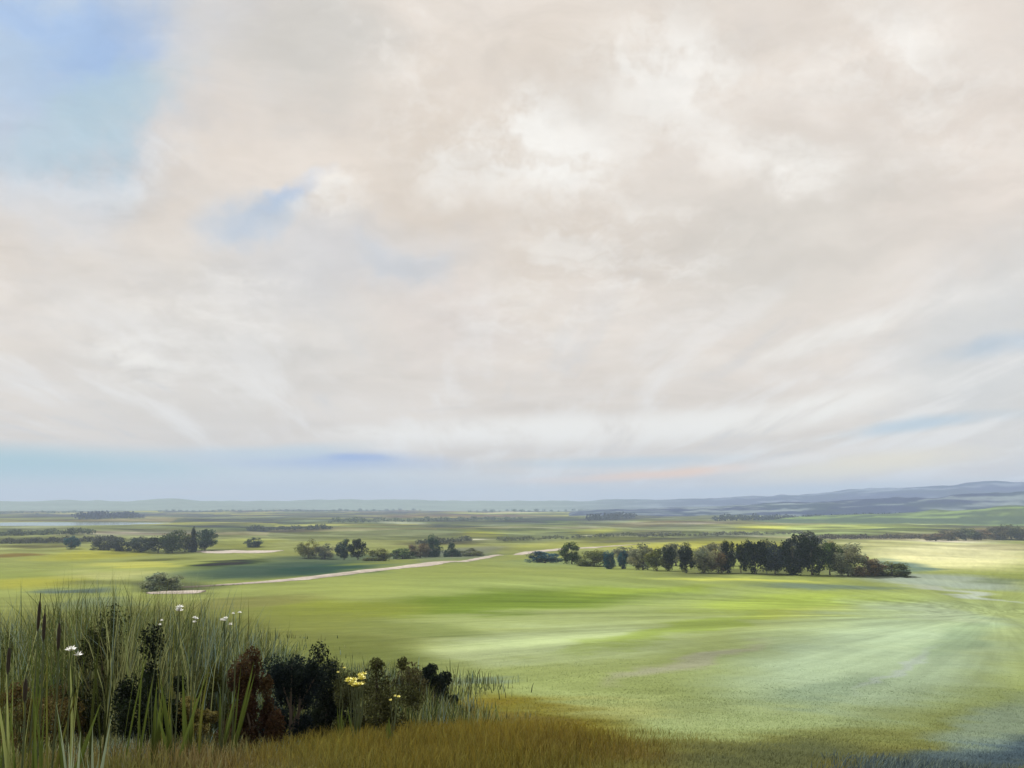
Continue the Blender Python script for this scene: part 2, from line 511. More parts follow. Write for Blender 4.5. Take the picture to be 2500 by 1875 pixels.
def root(name, loc, label, category, group=None, rz=0.0, scale=1.0):
    o = bpy.data.objects.new(name, None)
    COL.objects.link(o)
    o.empty_display_size = 0.3
    o.location = loc
    o.rotation_euler = (0, 0, rz)
    o.scale = (scale,) * 3 if not hasattr(scale, '__len__') else scale
    o['label'] = label
    o['category'] = category
    if group:
        o['group'] = group
    return o


def grid_faces(nu, nv, wrap=False):
    i = np.arange(nu - (0 if wrap else 1))[:, None]
    j = np.arange(nv - 1)[None, :]
    i2 = (i + 1) % nu
    q = np.stack([i * nv + j + 0 * i, i * nv + j + 1, i2 * nv + j + 1, i2 * nv + j], -1).reshape(-1, 4)
    return q[:, ::-1].ravel(), np.full(len(q), 4)


# ------------------------------------------------------------------ materials
def material(name):
    m = bpy.data.materials.new(name)
    m.use_nodes = True
    return m, Nodes(m.node_tree)


def finish(N, shader):
    out = N.new('ShaderNodeOutputMaterial')
    N.t.links.new(shader, out.inputs[0])


def ground_material():
    m, N = material('grassland')
    a = N.new('ShaderNodeAttribute', attribute_name='col')
    geo = N.new('ShaderNodeNewGeometry')
    pos = geo.outputs['Position']
    n1 = N.noise(pos, 0.9, 6, 0.65, 0.4)
    n2 = N.noise(pos, 9.0, 5, 0.7)
    n3 = N.noise(pos, 0.05, 6, 0.6, 0.6)
    # drilled / mown streaks towards the far right of the meadow
    rel = N.vmath('SUBTRACT', pos, (62, 128, 0))
    sx, sy, sz = N.sep(rel)
    th = N.math('ARCTAN2', sx, N.math('MULTIPLY', sy, -1.0))
    rad = N.vmath('LENGTH', rel)
    sv = N.comb(N.math('MULTIPLY', th, 95.0), N.math('MULTIPLY', rad, 0.035), 0)
    n4 = N.noise(sv, 1.0, 6, 0.65, 0.25)
    v = N.math('ADD', N.math('MULTIPLY', N.math('SUBTRACT', n1, 0.5), 0.45), 1.0)
    v = N.math('ADD', v, N.math('MULTIPLY', N.math('SUBTRACT', n2, 0.5), 0.25))
    v = N.math('ADD', v, N.math('MULTIPLY', N.math('SUBTRACT', n3, 0.5), 0.5))
    v = N.math('ADD', v, N.math('MULTIPLY', N.math('SUBTRACT', n4, 0.5), 0.55))
    c = N.vmath('SCALE', a.outputs['Color'], scale=v)
    warm = N.mix(0.5, c, (0.9, 0.8, 0.5), 'MULTIPLY')
    c = N.mix(N.math('MULTIPLY', N.range(n3, 0.45, 0.75), 0.35), c, warm)
    b = N.new('ShaderNodeBsdfPrincipled')
    N.put(b.inputs['Base Color'], c)
    b.inputs['Roughness'].default_value = 0.95
    b.inputs['Specular IOR Level'].default_value = 0.0
    bump = N.new('ShaderNodeBump')
    bump.inputs['Strength'].default_value = 0.5
    bump.inputs['Distance'].default_value = 0.12
    N.put(bump.inputs['Height'], N.math('ADD', n2, N.math('MULTIPLY', n1, 2.0)))
    N.t.links.new(bump.outputs[0], b.inputs['Normal'])
    finish(N, b.outputs[0])
    return m


def leaf_material(name, translucent=0.3, tint=(1, 1, 1)):
    m, N = material(name)
    a = N.new('ShaderNodeAttribute', attribute_name='col')
    info = N.new('ShaderNodeObjectInfo')
    c = N.vmath('MULTIPLY', a.outputs['Color'], tint)
    c = N.vmath('SCALE', c, scale=N.range(info.outputs['Random'], 0, 1, 0.85, 1.15, False))
    b = N.new('ShaderNodeBsdfPrincipled')
    N.put(b.inputs['Base Color'], c)
    b.inputs['Roughness'].default_value = 0.7
    b.inputs['Specular IOR Level'].default_value = 0.06
    t = N.new('ShaderNodeBsdfTranslucent')
    N.put(t.inputs[0], c)
    mx = N.new('ShaderNodeMixShader')
    mx.inputs[0].default_value = translucent
    N.t.links.new(b.outputs[0], mx.inputs[1])
    N.t.links.new(t.outputs[0], mx.inputs[2])
    finish(N, mx.outputs[0])
    return m


def bark_material():
    m, N = material('bark')
    geo = N.new('ShaderNodeTexCoord')
    n = N.noise(N.vmath('MULTIPLY', geo.outputs['Object'], (9, 9, 2)), 1.0, 5, 0.65)
    c = N.mix(n, (0.035, 0.028, 0.02), (0.13, 0.105, 0.08))
    b = N.new('ShaderNodeBsdfPrincipled')
    N.put(b.inputs['Base Color'], c)
    b.inputs['Roughness'].default_value = 0.9
    bump = N.new('ShaderNodeBump')
    bump.inputs['Strength'].default_value = 0.6
    N.put(bump.inputs['Height'], n)
    N.t.links.new(bump.outputs[0], b.inputs['Normal'])
    finish(N, b.outputs[0])
    return m


def sand_material():
    m, N = material('pale_sand')
    geo = N.new('ShaderNodeNewGeometry')
    p = geo.outputs['Position']
    n1 = N.noise(p, 0.12, 6, 0.65, 0.5)
    n2 = N.noise(p, 1.4, 5, 0.7)
    c = N.mix(N.range(n1, 0.3, 0.7), (0.24, 0.205, 0.17), (0.42, 0.365, 0.32))
    c = N.mix(N.range(n2, 0.5, 0.68), c, (0.17, 0.18, 0.10))
    b = N.new('ShaderNodeBsdfPrincipled')
    N.put(b.inputs['Base Color'], c)
    b.inputs['Roughness'].default_value = 0.95
    bump = N.new('ShaderNodeBump')
    bump.inputs['Strength'].default_value = 0.4
    N.put(bump.inputs['Height'], n2)
    N.t.links.new(bump.outputs[0], b.inputs['Normal'])
    finish(N, b.outputs[0])
    return m


def water_material():
    m, N = material('still_water')
    geo = N.new('ShaderNodeNewGeometry')
    n = N.noise(N.vmath('MULTIPLY', geo.outputs['Position'], (0.6, 1.4, 1)), 1.0, 4, 0.6)
    b = N.new('ShaderNodeBsdfPrincipled')
    b.inputs['Base Color'].default_value = (0.06, 0.11, 0.095, 1)
    b.inputs['Roughness'].default_value = 0.12
    b.inputs['IOR'].default_value = 1.33
    bump = N.new('ShaderNodeBump')
    bump.inputs['Strength'].default_value = 0.25
    N.put(bump.inputs['Height'], n)
    N.t.links.new(bump.outputs[0], b.inputs['Normal'])
    finish(N, b.outputs[0])
    return m


def plain_material(name, rgb, rough=0.7, var=0.3, scale=20.0):
    m, N = material(name)
    tc = N.new('ShaderNodeTexCoord')
    n = N.noise(tc.outputs['Object'], scale, 4, 0.6)
    c = N.mix(n, tuple(v * (1 - var) for v in rgb), tuple(min(1, v * (1 + var)) for v in rgb))
    b = N.new('ShaderNodeBsdfPrincipled')
    N.put(b.inputs['Base Color'], c)
    b.inputs['Roughness'].default_value = rough
    finish(N, b.outputs[0])
    return m


M_GROUND = ground_material()
M_LEAF = leaf_material('foliage', 0.28)
M_GRASS = leaf_material('grass_blades', 0.42)
M_BARK = bark_material()
M_SAND = sand_material()
M_WATER = water_material()
M_STEM = plain_material('green_stem', (0.07, 0.095, 0.035))
M_SEED = plain_material('seed_head', (0.028, 0.022, 0.016), 0.95, 0.4, 60)
M_WHITE = plain_material('white_petals', (0.74, 0.76, 0.74), 0.6, 0.08)
M_YELLOW = plain_material('yellow_petals', (0.66, 0.62, 0.14), 0.6, 0.15)


# ------------------------------------------------------------------ ground, hills, water, tracks
def build_ground():
    dense = np.radians(np.linspace(-33, 33, 640))
    rest = np.radians(np.linspace(33, 327, 150)[1:-1])
    az = np.concatenate([dense, rest])
    r = np.concatenate([[0.02, 1.0, 2.0, 3.0], np.exp(np.linspace(math.log(4), math.log(9000), 560))])
    A, R = np.meshgrid(az, r, indexing='ij')
    x, y = R * np.sin(A), R * np.cos(A)
    z = ground_z(x, y)
    v = np.stack([x, y, z], -1).reshape(-1, 3)
    f, n = grid_faces(len(az), len(r), True)
    me = mesh_from('ground', v, f, n, True)
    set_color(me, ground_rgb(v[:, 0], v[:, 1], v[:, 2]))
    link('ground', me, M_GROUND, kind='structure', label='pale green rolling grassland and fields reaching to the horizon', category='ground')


def build_ridge(name, r0, half, tops, seed, rough, palette, label, sink=3.0, pale=None):
    """a long ridge; tops = (picture column, picture row of the skyline)"""
    px = np.array([t[0] for t in tops], float)
    a_k = np.array([az_el(t[0], HORIZON)[0] for t in tops])
    t_k = np.array([math.tan(az_el(t[0], t[1])[1]) for t in tops])
    az = np.linspace(a_k[0], a_k[-1], 420)
    rr = np.linspace(-1, 1, 46)
    A, U = np.meshgrid(az, rr, indexing='ij')
    wob = (fbm(A * 9, A * 0 + seed, seed, 3) - 0.5)
    R = r0 * (1 + 0.12 * wob) + U * half
    x, y = R * np.sin(A), R * np.cos(A)
    g = ground_z(x, y)
    top = np.interp(A, a_k, t_k) * R
    top = top + rough * (fbm(A * 40, U * 2, seed + 2, 4) - 0.5) * 2
    bell = 0.5 + 0.5 * np.cos(np.pi * U)
    bell = bell * (1 + 0.35 * (fbm(A * 30, U * 3.0 + 5, seed + 5, 3) - 0.5))
    ends = sstep(A, az[0], az[0] + 0.02) * (1 - sstep(A, az[-1] - 0.02, az[-1]))
    z = (g - sink) + np.maximum(top - g + sink, 0) * bell * ends
    v = np.stack([x, y, z], -1).reshape(-1, 3)
    f, n = grid_faces(len(az), len(rr))
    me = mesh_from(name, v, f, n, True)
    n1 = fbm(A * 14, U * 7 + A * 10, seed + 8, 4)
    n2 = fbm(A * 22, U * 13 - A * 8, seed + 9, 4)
    cols = [lin(np.array(c, float)) / KLIT for c in palette]  # blue palettes of the farther ridges carry distance haze in the colour
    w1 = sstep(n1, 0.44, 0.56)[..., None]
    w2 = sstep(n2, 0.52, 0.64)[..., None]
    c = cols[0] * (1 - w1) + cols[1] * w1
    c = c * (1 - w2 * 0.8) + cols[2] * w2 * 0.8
    if pale is not None:                             # haze painted in: paler towards the left end, woods towards the right
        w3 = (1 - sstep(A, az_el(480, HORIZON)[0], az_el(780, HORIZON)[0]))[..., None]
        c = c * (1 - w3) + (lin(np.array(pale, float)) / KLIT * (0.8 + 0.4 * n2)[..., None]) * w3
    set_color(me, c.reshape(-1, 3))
    link(name, me, M_GROUND, kind='structure', label=label, category='hill')


def build_sheet(name, loop, z_fn, mat, **props):
    """a flat polygon fan with noisy edge"""
    pts = np.array(loop)
    c = pts.mean(0)
    rings = np.linspace(1, 0.0, 10)[:-1]
    V = []
    for s in rings:
        p = c + (pts - c) * s
        V.append(np.column_stack([p, z_fn(p[:, 0], p[:, 1])]))
    V.append(np.array([[c[0], c[1], float(z_fn(c[0], c[1]))]]))
    n = len(pts)
    faces, cnt = [], []
    for k in range(len(rings) - 1):
        for i in range(n):
            j = (i + 1) % n
            faces += [k * n + i, k * n + j, (k + 1) * n + j, (k + 1) * n + i]
            cnt.append(4)
    k = len(rings) - 1
    for i in range(n):
        faces += [k * n + i, k * n + (i + 1) % n, len(rings) * n]
        cnt.append(3)
    me = mesh_from(name, np.vstack(V), faces, cnt, True)
    return link(name, me, mat, **props)


def water_loop(w, seed, n=120, k=1.0):
    t = np.linspace(0, 2 * np.pi, n, endpoint=False)
    rad = k * (0.86 + 0.28 * fbm(np.cos(t) * 2 + 9, np.sin(t) * 2 + 4, seed, 3))
    a, b = rad * np.cos(t) * w[2], rad * np.sin(t) * w[3]
    c, s = math.cos(w[4]), math.sin(w[4])
    return np.column_stack([w[0] + a * c + b * s, w[1] - a * s + b * c])


def build_track(name, pts, label, seed, lift=0.05):
    """pts: picture column, row, width in rows; the strip follows the ground"""
    P, Wd = [], []
    for px, py, w in pts:
        P.append(hit(px, py)[:2])
        Wd.append(np.linalg.norm(hit(px, py - w / 2)[:2] - hit(px, py + w / 2)[:2]))
    P, Wd = np.array(P), np.array(Wd)
    s = np.concatenate([[0], np.cumsum(np.linalg.norm(np.diff(P, axis=0), axis=1))])
    t = np.linspace(0, s[-1], 160)
    k = np.ones(9) / 9
    C = np.column_stack([np.interp(t, s, P[:, i]) for i in (0, 1)])
    for i in (0, 1):
        C[4:-4, i] = np.convolve(C[:, i], k, 'valid')
    hw = np.interp(t, s, Wd) * (0.75 + 0.5 * fbm(t / 14.0, t * 0, seed, 3)) * 0.5
    end = sstep(t, 0, s[-1] * .12) * (1 - sstep(t, s[-1] * .88, s[-1])) + 0.02
    T = np.gradient(C, axis=0)
    # widths were measured along the line of sight
    n_sight = C / np.linalg.norm(C, axis=1)[:, None]
    NV = 9
    U = np.linspace(-1, 1, NV)
    off = hw * end
    j1 = 1 + 0.5 * (fbm(t / 5.0, t * 0 + 3, seed + 1, 3) - 0.5)
    V = []
    for u in U:
        q = C + n_sight * (off * (j1 if u > 0 else (2 - j1)) * u)[:, None]
        V.append(np.column_stack([q, ground_z(q[:, 0], q[:, 1]) + lift + 0.25 * (1 - u * u)]))
    V = np.stack(V, 1).reshape(-1, 3)
    f, n = grid_faces(len(t), NV)
    me = mesh_from(name, V, f, n, True)
    link(name, me, M_SAND, kind='structure', label=label, category='path')


build_ground()
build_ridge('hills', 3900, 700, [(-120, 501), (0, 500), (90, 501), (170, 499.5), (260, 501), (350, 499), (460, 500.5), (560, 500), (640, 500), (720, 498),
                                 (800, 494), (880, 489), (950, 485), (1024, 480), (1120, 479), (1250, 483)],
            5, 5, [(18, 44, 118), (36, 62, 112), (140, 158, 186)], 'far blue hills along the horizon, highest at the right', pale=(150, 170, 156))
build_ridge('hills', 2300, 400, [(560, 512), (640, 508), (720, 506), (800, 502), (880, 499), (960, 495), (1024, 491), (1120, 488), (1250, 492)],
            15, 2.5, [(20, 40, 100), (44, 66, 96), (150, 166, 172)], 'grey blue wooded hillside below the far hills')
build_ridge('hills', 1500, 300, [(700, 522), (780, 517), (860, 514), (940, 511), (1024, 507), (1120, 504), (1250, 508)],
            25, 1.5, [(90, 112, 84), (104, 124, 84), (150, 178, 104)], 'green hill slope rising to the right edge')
build_sheet('lake', water_loop(LAKE, 5, k=1.12), lambda x, y: np.zeros(np.shape(x)) + LAKE_Z, M_WATER, kind='structure',
            label='pale distant lake on the left plain', category='lake')
build_track('path', [(176, 588.5, 1.2), (230, 585.5, 2.4), (290, 580.5, 3.6), (340, 574.5, 3.2), (400, 567.5, 2.6), (440, 563, 2.2), (480, 558.5, 2.2), (520, 553.5, 2.4), (560, 549.5, 2), (610, 546, 1.4), (650, 544, .8)],
            'long pale sandy track winding from the meadow into the plain', 3)
build_track('path', [(146, 594, 1.5), (165, 593, 2.6), (195, 592.5, 2.4), (206, 592, 1)], 'short pale sandy strip at the near end of the track', 5)
build_track('path', [(194, 552, 1.4), (225, 552, 2.6), (265, 551.5, 2.4), (284, 551, 1)], 'pale sandy strip beside the left wood', 7)


# ------------------------------------------------------------------ trees and shrubs
def tube(points, radii, sides=6):
    P = np.array(points, float)
    T = np.gradient(P, axis=0)
    T /= np.linalg.norm(T, axis=1)[:, None] + 1e-9
    ref = np.array([0.31, 0.95, 0.05])
    A = np.cross(T, ref)
    A /= np.linalg.norm(A, axis=1)[:, None] + 1e-9
    B = np.cross(T, A)
    t = np.linspace(0, 2 * np.pi, sides, endpoint=False)
    V = P[:, None, :] + np.array(radii)[:, None, None] * (np.cos(t)[None, :, None] * A[:, None, :] + np.sin(t)[None, :, None] * B[:, None, :])
    n = len(P)
    f = []
    for i in range(n - 1):
        for j in range(sides):
            k = (j + 1) % sides
            f.append((i * sides + j, i * sides + k, (i + 1) * sides + k, (i + 1) * sides + j))
    return V.reshape(-1, 3), f


def join_tubes(name, tubes, mat):
    V, Fc, off = [], [], 0
    for v, f in tubes:
        V.append(v)
        Fc += [tuple(i + off for i in q) for q in f]
        off += len(v)
    me = mesh_from(name, np.vstack(V), np.array(Fc).ravel(), np.full(len(Fc), 4), True)
    me.materials.append(mat)
    return me


def leaf_mesh(name, centers, sizes, colors, mat, R, up_bias=0.3, aspect=0.6):
    """one bent leaf (two quads meeting in a fold) per centre"""
    n = len(centers)
    d = R.normal(size=(n, 3))
    d[:, 2] += up_bias
    d /= np.linalg.norm(d, axis=1)[:, None]
    e = np.cross(d, R.normal(size=(n, 3)))
    e /= np.linalg.norm(e, axis=1)[:, None]
    nn = np.cross(d, e)
    s = sizes[:, None]
    a = centers - d * s * 0.5
    b = centers + d * s * 0.5
    l = centers + e * s * aspect * 0.5 + nn * s * 0.14
    r = centers - e * s * aspect * 0.5 + nn * s * 0.14
    V = np.stack([a, l, b, r], 1).reshape(-1, 3)
    i = np.arange(n)[:, None] * 4
    f = np.hstack([i, i + 1, i + 2, i, i + 2, i + 3])
    me = mesh_from(name, V, f.ravel(), np.full(2 * n, 3))
    set_color(me, np.repeat(colors, 4, 0))
    me.materials.append(mat)
    return me


def crown_points(R, n, shape, clumps, spread):
    """clump centres inside a unit crown (z 0..1), then points round them"""
    out = []
    cs = []
    while len(cs) < clumps:
        p = R.uniform(-1, 1, 3)
        zz = (p[2] + 1) / 2
        if shape == 'round':
            lim = math.sqrt(max(0, 1 - p[2] ** 2))
        elif shape == 'cone':
            lim = (1 - zz) ** 0.8 * 0.95 + 0.05
        elif shape == 'column':
            lim = 0.9 * math.sin(math.pi * min(max(zz, 0.03), 0.97)) ** 0.35
        else:                                        # spreading, flat bottomed
            lim = math.sqrt(max(0, 1 - zz ** 2.2))
        rr = math.hypot(p[0], p[1])
        if rr <= lim and (rr > 0.35 * lim or R.random() < 0.45):
            cs.append((p[0], p[1], zz))
    cs = np.array(cs)
    w = R.uniform(0.5, 1.4, clumps)
    idx = R.choice(clumps, n, p=w / w.sum())
    off = R.normal(size=(n, 3))
    off /= np.linalg.norm(off, axis=1)[:, None]
    off *= (R.random(n) ** 0.45)[:, None] * spread * w[idx][:, None]
    return cs, cs[idx] + off * np.array([1, 1, 0.5]), idx


def make_tree(seed, shape, hue, height=10.0, width=7.0, bole=0.10, leaves=4200, leaf=0.50, clumps=40, lean=0.0):
    """trunk mesh (with limbs) and crown mesh, base at the origin"""
    R = np.random.default_rng(seed)
    cs, pts, idx = crown_points(R, leaves, shape, clumps, 0.34)
    cz0, ch = height * bole, height * (1 - bole)
    S = np.array([width / 2, width / 2, ch])
    sway = lambda z: lean * z
    pts = pts * S + np.array([0, 0, cz0])
    cw = cs * S + np.array([0, 0, cz0])
    pts[:, 2] = np.abs(pts[:, 2] - 0.1) + 0.1
    pts[:, 0] += sway(pts[:, 2])
    cw[:, 0] += sway(cw[:, 2])
    base = lin(np.array(hue, float))
    br = R.uniform(0.55, 1.5, clumps)[idx] * R.uniform(0.7, 1.35, leaves)
    shift = R.uniform(-1, 1, clumps)[idx][:, None] * np.array([0.18, 0.06, -0.10])
    colr = base[None, :] * br[:, None] * (1 + shift)
    crown = leaf_mesh('crown', pts, R.uniform(0.6, 1.35, leaves) * leaf, colr, M_LEAF, R)
    zs = np.linspace(0, height * 0.86, 9)
    tr = height * 0.016
    wob = R.normal(size=(9, 2)) * height * 0.008
    tp = np.column_stack([sway(zs) + wob[:, 0] * (zs > 0), wob[:, 1] * (zs > 0), zs - 0.15 * (zs == 0)])
    rad = tr * (1.25 - zs / zs[-1]) ** 0.9 * np.where(zs == 0, 1.35, 1)
    tubes = [tube(tp, rad, 7)]
    for k in R.choice(clumps, min(clumps, 14), replace=False):
        c = cw[k]
        z0 = min(max(c[2] * R.uniform(0.35, 0.7), height * bole * 0.7), zs[-2])
        p0 = np.array([np.interp(z0, zs, tp[:, 0]), np.interp(z0, zs, tp[:, 1]), z0])
        mid = (p0 + c) / 2 + np.array([0, 0, 0.04 * height])
        r0 = tr * 0.45 * (1.15 - z0 / height)
        tubes.append(tube([p0, mid, c], [r0, r0 * 0.6, r0 * 0.2], 5))
    return join_tubes('trunk', tubes, M_BARK), crown


def make_shrub(seed, hue, hue2, height, width, leaves, leaf, stems=9, twiggy=0.5, shape='dome'):
    R = np.random.default_rng(seed)
    cl = 26
    cs, pts, idx = crown_points(R, leaves, shape, cl, 0.30)
    S = np.array([width / 2, width / 2, height])
    pts = pts * S
    pts[:, 2] = np.abs(pts[:, 2]) + 0.02
    cw = cs * S
    b1, b2 = lin(np.array(hue, float)), lin(np.array(hue2, float))
    m = np.clip(R.random(cl)[idx] * 0.7 + R.normal(size=leaves) * 0.2, 0, 1)[:, None]
    colr = (b1 * (1 - m) + b2 * m) * R.uniform(0.65, 1.4, leaves)[:, None]
    fol = leaf_mesh('foliage', pts, R.uniform(0.55, 1.4, leaves) * leaf, colr, M_LEAF, R, 0.6, 0.5)
    tubes = []
    r0 = 0.012 * height + 0.004
    for k in R.choice(cl, stems, replace=False):
        c = cw[k] * np.array([1, 1, 1.0])
        b = np.array([c[0] * 0.15, c[1] * 0.15, -0.05])
        mid = (b + c) / 2 + np.array([R.normal() * 0.05 * width, R.normal() * 0.05 * width, 0.08 * height])
        tubes.append(tube([b, mid, c, c + (c - mid) * 0.35 * R.uniform(0.4, 1.2)], [r0, r0 * 0.75, r0 * 0.45, r0 * 0.12], 5))
    return join_tubes('stems', tubes, M_BARK), fol


DARK, DEEP, TEAL = (34, 46, 26), (24, 34, 26), (40, 78, 92)
OLIVE, GREY, MOSS, BROWN = (92, 98, 48), (126, 130, 100), (66, 86, 40), (112, 98, 72)
KINDS = {}


def tree_kind(key):
    if key in KINDS:
        return KINDS[key]
    shape, hue, seed, wr = key
    h = 10.0
    t, c = make_tree(seed, shape, hue, h, h * wr, bole={'column': .05, 'round': .07, 'cone': .04, 'spread': .05}[shape])
    KINDS[key] = (t, c)
    return KINDS[key]


def plant_tree(px, base, hpx, wpx, shape, hue, seed, label, group, name='tree', sink=0.0, back=0.0, rz=None):
    p = hit(px, base)
    r = math.hypot(p[0], p[1]) + back
    d = p[:2] / math.hypot(p[0], p[1]) * r
    z = float(ground_z(d[0], d[1]))
    h = 0.80 * hpx * r / F
    w = 0.94 * wpx * r / F
    t, c = tree_kind((shape, hue, seed, 0.7))
    R = random.Random(seed * 31 + int(px))
    sx = w / 7.0
    o = root(name, (d[0], d[1], z - 0.05), label, 'tree' if h > 4.2 else 'bush', group, R.uniform(0, 6.28), (sx, sx, h / 10.0))
    link('trunk', t, None, o)
    link('crown', c, None, o)
    return o


ROW = 'trees in the long row across the meadow'
right_row = [
    (545, 563, 15, 34, 'spread', TEAL, 1, 'low blue green bush at the left end of the long tree row'),
    (572, 564, 24, 24, 'round', MOSS, 2, 'small dark green bush just right of the low blue green bush'),
    (594, 566, 19, 34, 'spread', OLIVE, 3, 'low spreading olive bush left of the two teal trees'),
    (609, 569, 21, 15, 'column', TEAL, 4, 'left one of the pair of small teal trees'),
    (623, 569, 21, 12, 'column', TEAL, 5, 'right one of the pair of small teal trees'),
    (643, 570, 29, 28, 'round', GREY, 6, 'grey green tree right of the teal pair'),
    (657, 571, 27, 22, 'round', OLIVE, 7, 'olive tree between grey green tree and dark slim tree'),
    (669, 571, 29, 16, 'column', DARK, 8, 'slim dark olive tree left of the blackish column tree'),
    (686, 573, 33, 16, 'column', DEEP, 9, 'blackish column shaped tree standing alone near mid row'),
    (704, 573, 31, 26, 'round', GREY, 10, 'pale grey green tree right of the blackish column tree'),
    (718, 573, 26, 20, 'round', BROWN, 11, 'brownish thin tree before the dark group of three'),
    (728, 573, 35, 17, 'column', DEEP, 12, 'left tree of the dark group of three'),
    (741, 573, 34, 17, 'round', DARK, 13, 'middle tree of the dark group of three'),
    (755, 574, 41, 24, 'round', DEEP, 14, 'right and tallest tree of the dark group of three'),
    (775, 574, 33, 26, 'round', (44, 56, 62), 15, 'slate blue tree between the dark group and the big tree'),
    (793, 575, 44, 26, 'round', DEEP, 16, 'big near black tree, left half of the tallest pair'),
    (812, 575, 45, 28, 'round', DARK, 17, 'big dark tree, right half of the tallest pair'),
    (830, 575, 37, 24, 'round', MOSS, 18, 'mossy green tree right of the tallest pair'),
    (848, 576, 33, 30, 'round', GREY, 19, 'grey green tree sloping down toward the right end'),
    (868, 576, 24, 34, 'spread', BROWN, 20, 'brown green bush near the right end of the row'),
    (892, 576, 15, 38, 'spread', OLIVE, 21, 'low olive bush at the right end of the row'),
]
for a in right_row:
    plant_tree(*a[:7], a[7], ROW)
# second rank behind the row
for px, base, h, w, hue, s, lab in [
    (628, 563, 20, 34, GREY, 31, 'grey tree half hidden behind the two teal trees'),
    (676, 566, 26, 34, GREY, 32, 'grey tree half hidden behind the slim dark tree'),
    (716, 566, 27, 36, GREY, 33, 'grey tree half hidden behind the brownish tree'),
    (766, 567, 33, 38, OLIVE, 34, 'olive tree half hidden behind the slate blue tree'),
    (806, 567, 38, 40, (72, 80, 76), 35, 'slate grey crown rising behind the tallest pair'),
    (838, 568, 32, 40, GREY, 36, 'grey tree half hidden behind the mossy tree'),
]:
    plant_tree(px, base, h, w, 'round', hue, s, lab, 'trees behind the long row')

LEFT = 'trees on the left plain'
for px, base, h, w, sh, hue, s, lab in [
    (71, 549, 13, 15, 'round', TEAL, 41, 'small round teal tree alone on the yellow field at left'),
    (104, 550, 13, 24, 'spread', (58, 62, 50), 42, 'dark low tree at the left end of the left wood'),
    (122, 551, 15, 26, 'spread', (50, 58, 50), 43, 'second dark tree from the left end of the left wood'),
    (141, 552, 17, 26, 'round', (46, 60, 54), 44, 'slate dark tree in the middle of the left wood'),
    (158, 553, 20, 24, 'round', DARK, 45, 'dark tree at the centre of the left wood'),
    (172, 553, 26, 24, 'round', MOSS, 46, 'tall mossy tree in the left wood'),
    (185, 552, 22, 18, 'round', OLIVE, 47, 'olive tree left of the pointed tree'),
    (193, 552, 29, 10, 'cone', DEEP, 48, 'narrow pointed dark tree, tallest of the left wood'),
    (205, 551, 24, 24, 'round', (40, 66, 46), 49, 'rounded green tree at the right end of the left wood'),
    (253, 547, 11, 17, 'round', (44, 66, 52), 50, 'small round green bush alone between left wood and mid hedge'),
    (308, 558, 21, 22, 'round', (116, 118, 52), 51, 'yellowish olive tree at the left end of the mid hedge'),
    (325, 559, 18, 20, 'round', GREY, 52, 'grey green tree in the mid hedge'),
    (344, 560, 24, 17, 'round', (40, 66, 58), 53, 'dark teal tree in the mid hedge, left of the pair'),
    (358, 560, 25, 17, 'round', DARK, 54, 'dark tree in the mid hedge, right of the pair'),
    (378, 561, 15, 26, 'spread', OLIVE, 55, 'low olive bush right of the mid hedge pair'),
    (402, 559, 12, 30, 'spread', MOSS, 56, 'low mossy bush before the cone shaped trees'),
    (420, 558, 18, 24, 'round', BROWN, 57, 'brown green tree left of the cone shaped trees'),
    (433, 557, 27, 20, 'cone', (30, 56, 40), 58, 'larger dark cone shaped tree by the track'),
    (452, 557, 20, 18, 'cone', (34, 58, 40), 59, 'smaller dark cone shaped tree by the track'),
    (470, 556, 9, 26, 'spread', OLIVE, 60, 'low bush at the right foot of the cone shaped trees'),
]:
    plant_tree(px, base, h, w, sh, hue, s, lab, LEFT)
plant_tree(162, 590, 20, 40, 'spread', (120, 130, 100), 61, 'round grey green bush beside the short sandy strip', 'bushes in the left meadow', 'bush')
far_right = ['leftmost', 'second', 'third', 'fourth', 'fifth', 'sixth', 'seventh']
for i, w in enumerate(far_right):
    plant_tree(936 + i * 15, 541 - 0.25 * i, 8 + 2.1 * (i % 3) + 0.8 * i, 24, 'round', [(118, 104, 78), (104, 100, 74), (92, 100, 72)][i % 3], 70 + i % 3,
               ('leftmost tree' if i == 0 else w + ' tree from the left') + ' of the brownish hedge at the far right', 'trees of the far right hedge')


